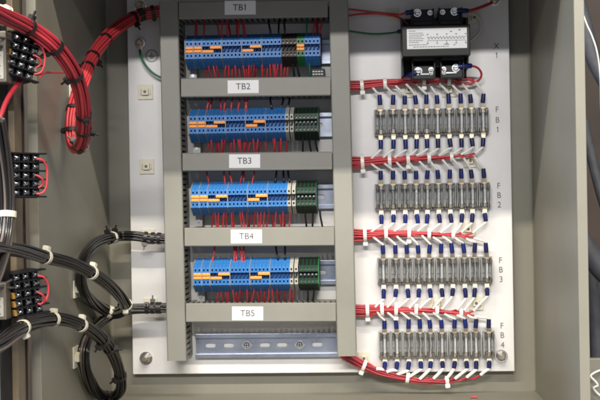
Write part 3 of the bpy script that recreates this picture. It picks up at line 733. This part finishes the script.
# adhesive tie mounts
def tie_mount(u, v, label, h=0, s=7.6, rot=None, o=None):
    p = P(u, v, h) if o is None else o
    t = thing('tie_mount', label, 'cable tie mount', (p[0], p[1], p[2]), 'adhesive cable tie mounts', rot)
    b = MB(); b.box(-s, s, -s, s, .1, 1.6, .4); b.build('mount_base', M['ivory'], t)
    b = MB(); b.box(-s*.45, s*.45, -s*.45, s*.45, 1.6, 4.4, .6); b.box(-s*.72, -s*.55, -s*.35, s*.35, 1.6, 3.2, .2); b.box(s*.55, s*.72, -s*.35, s*.35, 1.6, 3.2, .2); sd = b.build('saddle', M['ivory'], t)
    b = MB(); b.cyl(0, 0, 4.41, 4.6, 1.5, 14); b.build('screw_hole', M['relay'], sd)
tie_mount(145.6, 92, 'empty ivory tie mount on the panel left of the TB2 label')
tie_mount(146.8, 166.5, 'empty ivory tie mount on the panel left of the TB3 label')
tie_mount(148.6, 236, 'ivory tie mount under the upper black bundle on the panel', s=7)
tie_mount(151, 305, 'ivory tie mount under the lower black bundle on the panel', s=7)
tie_mount(392, 15, 'ivory tie mount on the panel left of the transformer', s=6.5)
tie_mount(474, 18, 'ivory tie mount on the panel right of the transformer', s=6)
tie_mount(409, 90, 'ivory tie mount behind the red bundle above row FB1', s=7.5)
tie_mount(449, 90, 'ivory tie mount behind the bundle below the right half of the transformer', s=7)
tie_mount(470, 161, 'ivory tie mount behind the red bundle between rows FB1 and FB2', s=6.5)
tie_mount(468, 229, 'ivory tie mount behind the red bundle between rows FB2 and FB3', s=7)
tie_mount(437, 303, 'ivory tie mount between rows FB3 and FB4, left of the other', s=7)
tie_mount(476, 303, 'ivory tie mount between rows FB3 and FB4, right end', s=7)
tie_mount(364, 358, 'ivory tie mount at the foot of the right vertical duct', s=6)
for (u, v, lab) in ((71, 90, 'ivory tie mount on the left wall behind the red loop'), (75, 289, 'ivory tie mount on the left wall beside the upper black loop'), (75, 357, 'ivory tie mount on the left wall beside the lower black loop')):
    h = PX(u, XL, v); D = 1200-h; z = P(u, v, h)[1]
    tie_mount(0, 0, lab, s=8 if v < 300 else 9.5, rot=(0, 0, PI/2), o=(XL, z, h))

# ------------------------------------------------------------------ transformer
tu, tv = 436, 40; hT = 52
xc = P(436, 40, hT)[0]
tz = lambda v, h: P(436, v, h)[1]
tx = lambda u, h, v=40: P(u, v, h)[0]
zc = tz(40.5, hT)
t = thing('control_transformer', 'black control transformer with a white rating plate beside the X 1 marking', 'transformer', (xc, zc, 0))
hw = (tx(470.4, hT)-tx(402, hT))/2; hh = (tz(25, hT)-tz(56, hT))/2
b = MB(); b.box(-hw, hw, -hh, hh, hT-18, hT, .7)
b.build('core_face', M['core'], t)
b = MB()
for k in range(12): b.box(-hw+1.2, hw-1.2, -hh+1.0, hh-1.0, 8+k*2.15, 8+k*2.15+1.75)
b.box(-hw+2, hw-2, -hh+1.8, hh-1.8, 8, 33.9)
b.build('laminated_core', M['corelam'], t)
b = MB(); b.box(-hw*.72, hw*.74, -hh-8, hh+9, 5, 30, 1.6); b.build('coil', M['core'], t)
b = MB(); b.box(-hw, hw, -hh-19, hh+14, .2, 2.2, .4); b.box(-hw, -hw+2, -hh-16, hh+10, 2.2, 30, .3); b.box(hw-2, hw, -hh-10, hh+10, 2.2, 30, .3); b.build('mounting_bracket', M['core'], t)
b = MB()
lx0, lx1 = tx(406.9, hT)-xc, tx(467, hT)-xc; lz0, lz1 = tz(48.6, hT)-zc, tz(28.2, hT)-zc
b.box(lx0, lx1, lz0, lz1, hT+.02, hT+.4, .12); rp = b.build('rating_plate', M['paper'], t)
# fine print and winding diagram on the plate
b = MB(); lw = lx1-lx0; lh = lz1-lz0
def bar(x, z, w, hgt): b.box(lx0+x, lx0+x+w, lz1-z-hgt, lz1-z, hT+.42, hT+.5)
random.seed(11)
for k, (zz, ln) in enumerate(((2.0, 6), (4.1, 13), (5.9, 14), (7.6, 12), (9.3, 14), (11.2, 13), (12.9, 9))):
    x_ = 2.0
    while x_ < 2+ln:
        w_ = random.uniform(.9, 2.4); bar(x_, zz, min(w_, 2+ln-x_+.3), .5); x_ += w_+.3
for k in range(2):
    x_ = 2.0
    while x_ < (24, 40)[k] - 6:
        w_ = random.uniform(.8, 2.2); bar(x_+k*4, 15.2+k*2.0, w_, .6); x_ += w_+.6
bar(19.5, 8.6, 36, .35); bar(19.5, 11.6, 36, .35)
for k in range(13):
    bar(19.5+k*3, 7.4, .4, 1.2)
    if k < 12: bar(20.2+k*3, 9.6, 1.5, .7)
    if k % 3 == 0: bar(19.5+k*3, 11.9, .4, 1.6); bar(18.8+k*3, 14.0, 1.8, .7); bar(18.8+k*3, 5.4, 1.8, .7)
bar(49, 1.6, 2, .9); bar(41, 3, 2, .7); bar(35, 15.2, 5, .6); bar(44, 15.8, 2, .6)
b.build('printing', M['ink'], rp)
def tblock(u0, u1, v0, v1, hts, screws, dn):
    h = 36
    x0, x1 = tx(u0, h)-xc, tx(u1, h)-xc; z1, z0_ = tz(v0, h)-zc, tz(v1, h)-zc
    b = MB(); b.box(x0, x1, z0_, z1, 6, h-6, .6); b.box(x0, x0+1.3, z0_, z1, h-6, h, .3); b.box(x1-1.3, x1, z0_, z1, h-6, h, .3)
    m_ = (z0_+z1)/2; 
    if dn: b.box(x0+1.3, x1-1.3, z1-4, z1, h-6, h+4, .5)
    else: b.box(x0+1.3, x1-1.3, z0_, z0_+4, h-6, h+4, .5)
    tb = b.build('terminal_shroud', M['bak'], t)
    for (u, v, r) in screws:
        x, z = tx(u, h)-xc, tz(v, h)-zc
        b = MB(); b.cyl(x, z, h-5.9, h-4.6, r*1.35, 18); b.cyl(x, z, h-4.6, h-2.2, r, 16, r*.75); s = b.build('terminal_screw', M['bright'], tb)
        b = MB(); b.box(x-r*.8, x+r*.8, z-.3, z+.3, h-2.25, h-2.0); b.build('screw_slot', M['hole'], s)
tblock(411.8, 434.5, 8, 25.5, 0, [(418, 11.6, 2.9), (430.8, 11.8, 1.9)], False)
tblock(438.8, 462.8, 7.5, 25.5, 0, [(443.4, 11.4, 1.9), (455.4, 11.2, 2.9)], False)
tblock(411.5, 434.8, 56.5, 78, 0, [(418, 70.2, 2.9), (430.8, 69, 1.9), (430.8, 72.6, 1.5)], True)
tblock(440, 463.8, 56.5, 77.5, 0, [(443.4, 68.8, 1.9), (443.6, 72.5, 1.5), (455.8, 67.8, 2.9)], True)
b = MB()
for a_, c_, v in ((418, 431, 73.6), (443, 456.5, 72.8)):
    x0, x1 = tx(a_, 33)-xc, tx(c_, 33)-xc; z = tz(v, 33)-zc; b.box(x0, x1, z-.9, z+.9, 30.1, 31.4, .3)
b.build('terminal_link', M['bright'], t)

def wire(label, pix, r, m, ferrules=(), cat='wire', group=None, name='wire'):
    path = smooth_path(PP(pix), 2.5); o = (path[0].x, path[0].z, -path[0].y); org = W(o)
    if not ferrules:
        b = MB(); b.tube([p-org for p in path], r, 9); ob = b.build(name, M[m], None, o); return tag(ob, label, cat, group)
    t = thing(name, label, cat, o, group)
    b = MB(); b.tube([p-org for p in path], r, 9); b.build('insulation', M[m], t)
    for end, L, rr, fm in ferrules:
        seg = path[-L:] if end else path[:L]
        b = MB(); b.tube([p-org for p in seg], rr, 10); b.build('crimp_sleeve', M[fm], t)
    return t
wire('upper red wire from the right duct to the upper left terminal of the transformer', [(342, 8.5, 18), (356, 10, 14), (372, 12, 10), (392, 14, 9), (400, 14.5, 20), (406, 12.8, 30), (414, 11.8, 31)], 1.1, 'red', [(1, 4, 2.4, 'bluesl')], group='wires on the transformer')
wire('lower red wire from the right duct running to the left side of the transformer', [(342, 17.5, 18), (356, 14.5, 13), (375, 13.5, 9), (392, 15.5, 9), (402, 19, 16), (408, 25, 22)], 1.1, 'red', group='wires on the transformer')
wire('green wire from the right duct to the left side of the transformer', [(342, 30, 20), (352, 31.5, 15), (372, 34, 11), (390, 33.2, 14), (400, 31.5, 22), (405, 31, 24)], 1.15, 'greenw', [(1, 4, 2.3, 'bluesl')], group='wires on the transformer')
wire('red wire from the upper right terminal of the transformer to the top bolt', [(456, 11.5, 31), (463, 10.6, 32), (470, 10.5, 28), (480, 7.5, 20), (492, 2.5, 10)], 1.6, 'red', [(0, 5, 2.5, 'bluesl')], group='wires on the transformer')
wire('red wire curling from the lower right transformer terminal into the bundle above FB1', [(458, 66.5, 31), (464, 66.2, 31), (471, 65.8, 28), (478, 68, 22), (481.5, 74, 17), (479, 80, 13), (470, 83.5, 11), (455, 84, 10)], 1.15, 'red', [(0, 6, 2.5, 'bluesl')], group='wires on the transformer')
wire('clear white wire arching at the right side of the transformer', [(469, 14, 8), (476, 15, 8), (480.5, 22, 8), (480, 31, 8), (474, 38, 8), (466, 44, 6)], .95, 'whitew')
wire('short wire with a blue crimp at the lower left of the transformer', [(418, 71.5, 31), (411, 74.5, 30), (406, 77.5, 20), (398, 82, 12)], 1.2, 'red', [(0, 6, 2.5, 'bluesl')], group='wires on the transformer')
wire('green earth wire curving from the earth stud into the left duct', [(139.6, 49.5, 5), (141.5, 58, 8), (147, 67, 10), (156, 75, 10), (172, 82, 10)], 1.15, 'greenw')

# ------------------------------------------------------------------ door and its devices
XD = P(25.5, 200, 262)[0]
dr = thing('cabinet_door', 'open cabinet door standing forward at the left picture edge', 'door', (XD, ZB, 262))
def dbox(name, x0, x1, h0, h1, m, bev=.5, zlo=-4, zhi=None):
    b = MB(); zh = (ZT-ZB+6) if zhi is None else zhi
    b.box(x0, x1, zlo, zh, h0, h1, bev); return b.build(name, M[m], dr)
hA = PX(15.5, XD)-262; hB = PX(3.5, XD-4)-262
dbox('door_skin', -24, -12, -6, 90, 'paint')
dbox('door_return', -12, 0, -2, hA, 'door')
dbox('door_gasket', -12, -4.5, hA+.2, hB+8, 'gasket', .8)
dbox('inner_door_panel', -11.5, -6, hB+8.2, 90, 'doorp')
dbox('hinge_strip', 0, 1.2, 4.5, 7.5, 'gasket', .2)
def strip(u, v, h, roll, label, rows, lab2):
    p = P(u, v, h)
    t = thing('terminal_strip', label, 'terminal strip', p, 'black terminal strips on the door', (0, roll, math.radians(40)))
    cp, rp_ = 7.6, 6.45
    b = MB(); b.box(-13.5, 10.5, -rp_*2.5-1, rp_*2.5+1, -16, -4, .5); 
    for k in range(3): b.box(-cp-3+k*cp, -cp+3+k*cp, -rp_*2.5, rp_*2.5, -4, -1.5, .3)
    b.build('strip_base', M['bak'], t)
    for k in range(6):
        z = (k-2.5)*rp_; b = MB(); b.box(-12, 14.5, z-.6, z+.6, -4, 3.4, .2); b.build('barrier', M['bak'], t)
    for i in range(5):
        for j in range(3):
            x, z = (j-1)*cp+random.uniform(-.3, .3), (2-i)*rp_+random.uniform(-.25, .25)
            b = MB(); b.box(x-2.0, x+2.0, z-1.9, z+1.9, -1.6, -1.1, .2); b.cyl(x, z, -1.1, .3, 2.0, 14, 1.9); b.cyl(x, z, .3, 1.2, 1.9, 14, .8)
            s = b.build('screw', M['bright'], t)
            a = random.uniform(0, 3); b = MB(); b.obox(Vector((x, -1.3, z)), Vector((math.cos(a), 0, math.sin(a))), Vector((0,1,0)), Vector((-math.sin(a), 0, math.cos(a))), 1.8, .25, .3); b.build('screw_slot', M['hole'], s)
    for i in rows:
        z = (2-i)*rp_; b = MB(); b.box(-13.2, -10.9, z-2.3, z+2.3, -3, 1.2, .4); b.build('tab', M['yell'], t)
    return t
strip(24.2, 56.5, 318, math.radians(14), 'topmost black terminal strip on the door behind the red bundle', (2, 3, 4), '')
strip(27, 175, 318, math.radians(1), 'middle black terminal strip on the door with a red loop at its right', (2, 3, 4), '')
strip(28.5, 293.3, 318, math.radians(-6), 'lowest black terminal strip on the door below the upper black bundle', (2, 3, 4), '')
for (u, v, lab) in ((0, 0, 'topmost'), (2.4, 120, 'middle'), (3.6, 237, 'lowest')):
    g_ = 'red wires looped on the terminal strips'
    wire('long red loop at the right side of the %s terminal strip' % lab, [(34+u, 43+v-(4 if v else 0), 318), (40+u, 45+v-(5 if v else 0), 316), (44.5+u, 54+v-(6 if v else 0), 312), (44+u, 66+v-(7 if v > 200 else 0), 312), (40+u, 73+v-(7 if v > 200 else 0), 314), (34+u, 74+v-(7 if v > 200 else 0), 316)], .85, 'red', group=g_)
    wire('short red loop at the right side of the %s terminal strip' % lab, [(33+u, 58+v-3, 317), (39+u, 61+v-3, 316), (41+u, 67+v-3, 315), (36+u, 71+v-3, 316)], .95, 'redd', group=g_)
wire('thin red wire crossing the left wall from the topmost terminal strip', [(40, 77, 314), (45, 73, 300), (60, 72.5, 240), (74, 72.5, 190)], .9, 'red')
wire('red wire descending at the left edge below the topmost terminal strip', [(20, 82, 312), (13, 90, 322), (6, 102, 335), (0, 118, 345), (-8, 135, 350)], 1.9, 'redd')
wire('grey wire entering the topmost terminal strip from the left', [(-8, 36, 345), (4, 38, 335), (10, 40, 325), (16, 45, 318)], 1.1, 'smoke')
wire('lower grey wire entering the topmost terminal strip from the left', [(-8, 46, 345), (2, 46, 335), (9, 52, 325), (15, 54, 318)], 1.1, 'smoke')
wire('grey wire entering the lowest terminal strip from the left', [(-8, 289, 345), (3, 285, 335), (10, 281, 325), (18, 277, 318)], 1.1, 'smoke')
wire('lower grey wire entering the lowest terminal strip from the left', [(-8, 284, 345), (3, 287, 335), (12, 288, 325), (19, 286, 318)], 1.1, 'smoke')
wire('pale grey wire curving beside the middle terminal strip', [(2, 150, 345), (8, 157, 335), (9.5, 172, 328), (8, 190, 335), (10, 205, 345)], 1.1, 'smoke')
for (v0, v1, lab) in ((31, 82, 'beside the topmost terminal strip'), (150, 186, 'beside the middle terminal strip'), (283, 320, 'beside the lowest terminal strip')):
    a = P(-12, v0, 335); c = P(6.5, v1, 335)
    t = thing('relay', 'grey brown relay case %s at the left edge' % lab, 'relay', (a[0], c[1], 318), 'relay cases at the left edge')
    b = MB(); b.box(0, c[0]-a[0], 0, a[1]-c[1], 0, 17, 1.0); b.build('relay_case', M['relay'], t)
    b = MB(); b.box(3, c[0]-a[0]-2, 2.5, (a[1]-c[1])*.6, 17.05, 17.4, .1); lp = b.build('data_plate', M['grey'], t)
    b = MB()
    for k in range(5): b.box(6, c[0]-a[0]-4-(k % 2)*2, 4+k*(a[1]-c[1])*.1, 4.8+k*(a[1]-c[1])*.1, 17.42, 17.5)
    b.build('printing', M['ink'], lp)
# cream tie head at the top left corner
t = thing('cable_tie', 'large cream cable tie around the red bundle at the top left corner', 'cable tie', P(4, 15, 322))
b = MB(); ax = (W(P(12, 20, 315))-W(P(-4, 11, 325))).normalized()
b.band(Vector((0,0,0)), ax, 7.0, 2.4, .9, Vector((0,-1,0)).cross(ax).normalized(), 22); b.build('strap', M['ivory'], t)
b = MB(); b.obox(W((3.0, 2.5, 10)), Vector((.95, 0, -.3)), Vector((0,1,0)), Vector((.3, 0, .95)), 5.2, 2.6, 3.0, 1.1); b.build('tie_head', M['ivory'], t)

# small red scrap on the cabinet floor
h_ = 22; p = P(474, 397, 10)
b = MB(); b.tube([Vector((-3, 0, 0)), Vector((0, .5, .6)), Vector((3, -.5, 0))], .9, 8)
zf = ZB; d = f0 + RV*((474-300)/F) + UV*(-(397.5-200)/F); tt = (zf+1-CAM.z)/d.z; q = CAM+d*tt
tag(b.build('wire_scrap', M['red'], None, (q.x, q.z, -q.y)), 'tiny red scrap of wire lying on the cabinet floor below FB4', 'wire scrap')

# ------------------------------------------------------------------ what stands behind the cabinet on the right
b = MB(); b.box(-1400, 1500, -900, 900, -420, -400); tag(b.build('background_wall', M['wall']), kind='structure')
def hose(label, pix, r, m, name='hose', cat='hose', g=None): return wire(label, pix, r, m, cat=cat, name=name, group=g)
hose('thin white cable arching beyond the right cabinet edge', [(583, 14, -60), (587, 25, -60), (592, 36, -60), (597, 52, -60), (600, 75, -60), (601, 110, -60)], .9, 'whitew', 'cable', 'cable')
hose('thick dark grey hose crossing behind the right cabinet edge', [(570, 228, -90), (585, 245, -90), (600, 268, -90), (618, 285, -90)], 11, 'hose', g='grey hoses behind the cabinet')
hose('lower dark grey hose hanging vertically beyond the right cabinet edge', [(588, 262, -150), (593, 300, -150), (597, 340, -150), (598, 370, -150), (600, 420, -150)], 8, 'hose', g='grey hoses behind the cabinet')
hose('faint grey hose descending behind the upper right cabinet edge', [(583, 120, -200), (590, 150, -200), (600, 190, -200), (612, 230, -200)], 6, 'hose', g='grey hoses behind the cabinet')
hose('upper dark hose behind the thin white cable at the right edge', [(575, -10, -220), (586, 30, -220), (594, 60, -220), (610, 90, -220)], 9, 'hose', g='grey hoses behind the cabinet')
t = thing('wall_bracket', 'pale grey bracket with a bent white wire clip at the lower right edge', 'bracket', P(594, 370, -40))
b = MB(); b.box(-5, 12, -60, 12, -6, 2, 1.0); b.build('bracket_plate', M['paint'], t)
base = W(P(594, 370, -40))
b = MB(); pp = [W(P(*q))-base for q in ((606, 369, -35), (597, 371.5, -30), (590.5, 376, -28), (594, 380, -28), (598, 385.5, -28), (593.5, 387.5, -28), (596, 392, -30), (603, 398, -30))]
b.tube(smooth_path(pp, 2), 1.1, 8); b.build('wire_clip', M['white'], t)

# ------------------------------------------------------------------ camera, light
cd = bpy.data.cameras.new('camera'); cam = bpy.data.objects.new('camera', cd); C.objects.link(cam)
cd.sensor_width = 36; cd.lens = 36*F/600; cd.clip_start = .02; cd.clip_end = 50
mt = Matrix((RV, UV, -f0)).transposed().to_4x4(); mt.translation = CAM*S; cam.matrix_world = mt
bpy.context.scene.camera = cam

def area(name, x, z, h, sx, sy, power, col, target):
    l = bpy.data.lights.new(name, 'AREA'); l.shape = 'RECTANGLE'; l.size = sx; l.size_y = sy; l.energy = power; l.color = col
    o = bpy.data.objects.new(name, l); C.objects.link(o); o.location = W((x, z, h))*S
    d = W(target)*S - o.location; o.rotation_euler = d.to_track_quat('-Z', 'Z').to_euler(); return o
LA = 3000; area('ceiling_lamp_far', -60, ZT+.33*LA, HF+LA, 2.4, .10, 165, (1, .975, .95), (0, 0, 0))
LBk = 1500; area('ceiling_lamp_near', 0, ZT+.98*LBk, HF+LBk, 5.5, .06, 285, (1, .915, .78), (0, 0, 0))
area('cool_fill_left', -2600, 1300, 1237, .4, .9, 110, (.62, .76, 1), (200, -60, 200))  # added cool fill lamp, no known window; makes the pale band on the right wall

w = bpy.data.worlds.new('World'); bpy.context.scene.world = w; w.use_nodes = True
bg = w.node_tree.nodes['Background']; bg.inputs['Color'].default_value = (.84, .87, 1.0, 1); bg.inputs['Strength'].default_value = .36
sc = bpy.context.scene
sc.cycles.filter_width = 2.0
sc.view_settings.view_transform = 'Standard'; sc.view_settings.look = 'None'; sc.view_settings.gamma = 1; sc.view_settings.exposure = 0
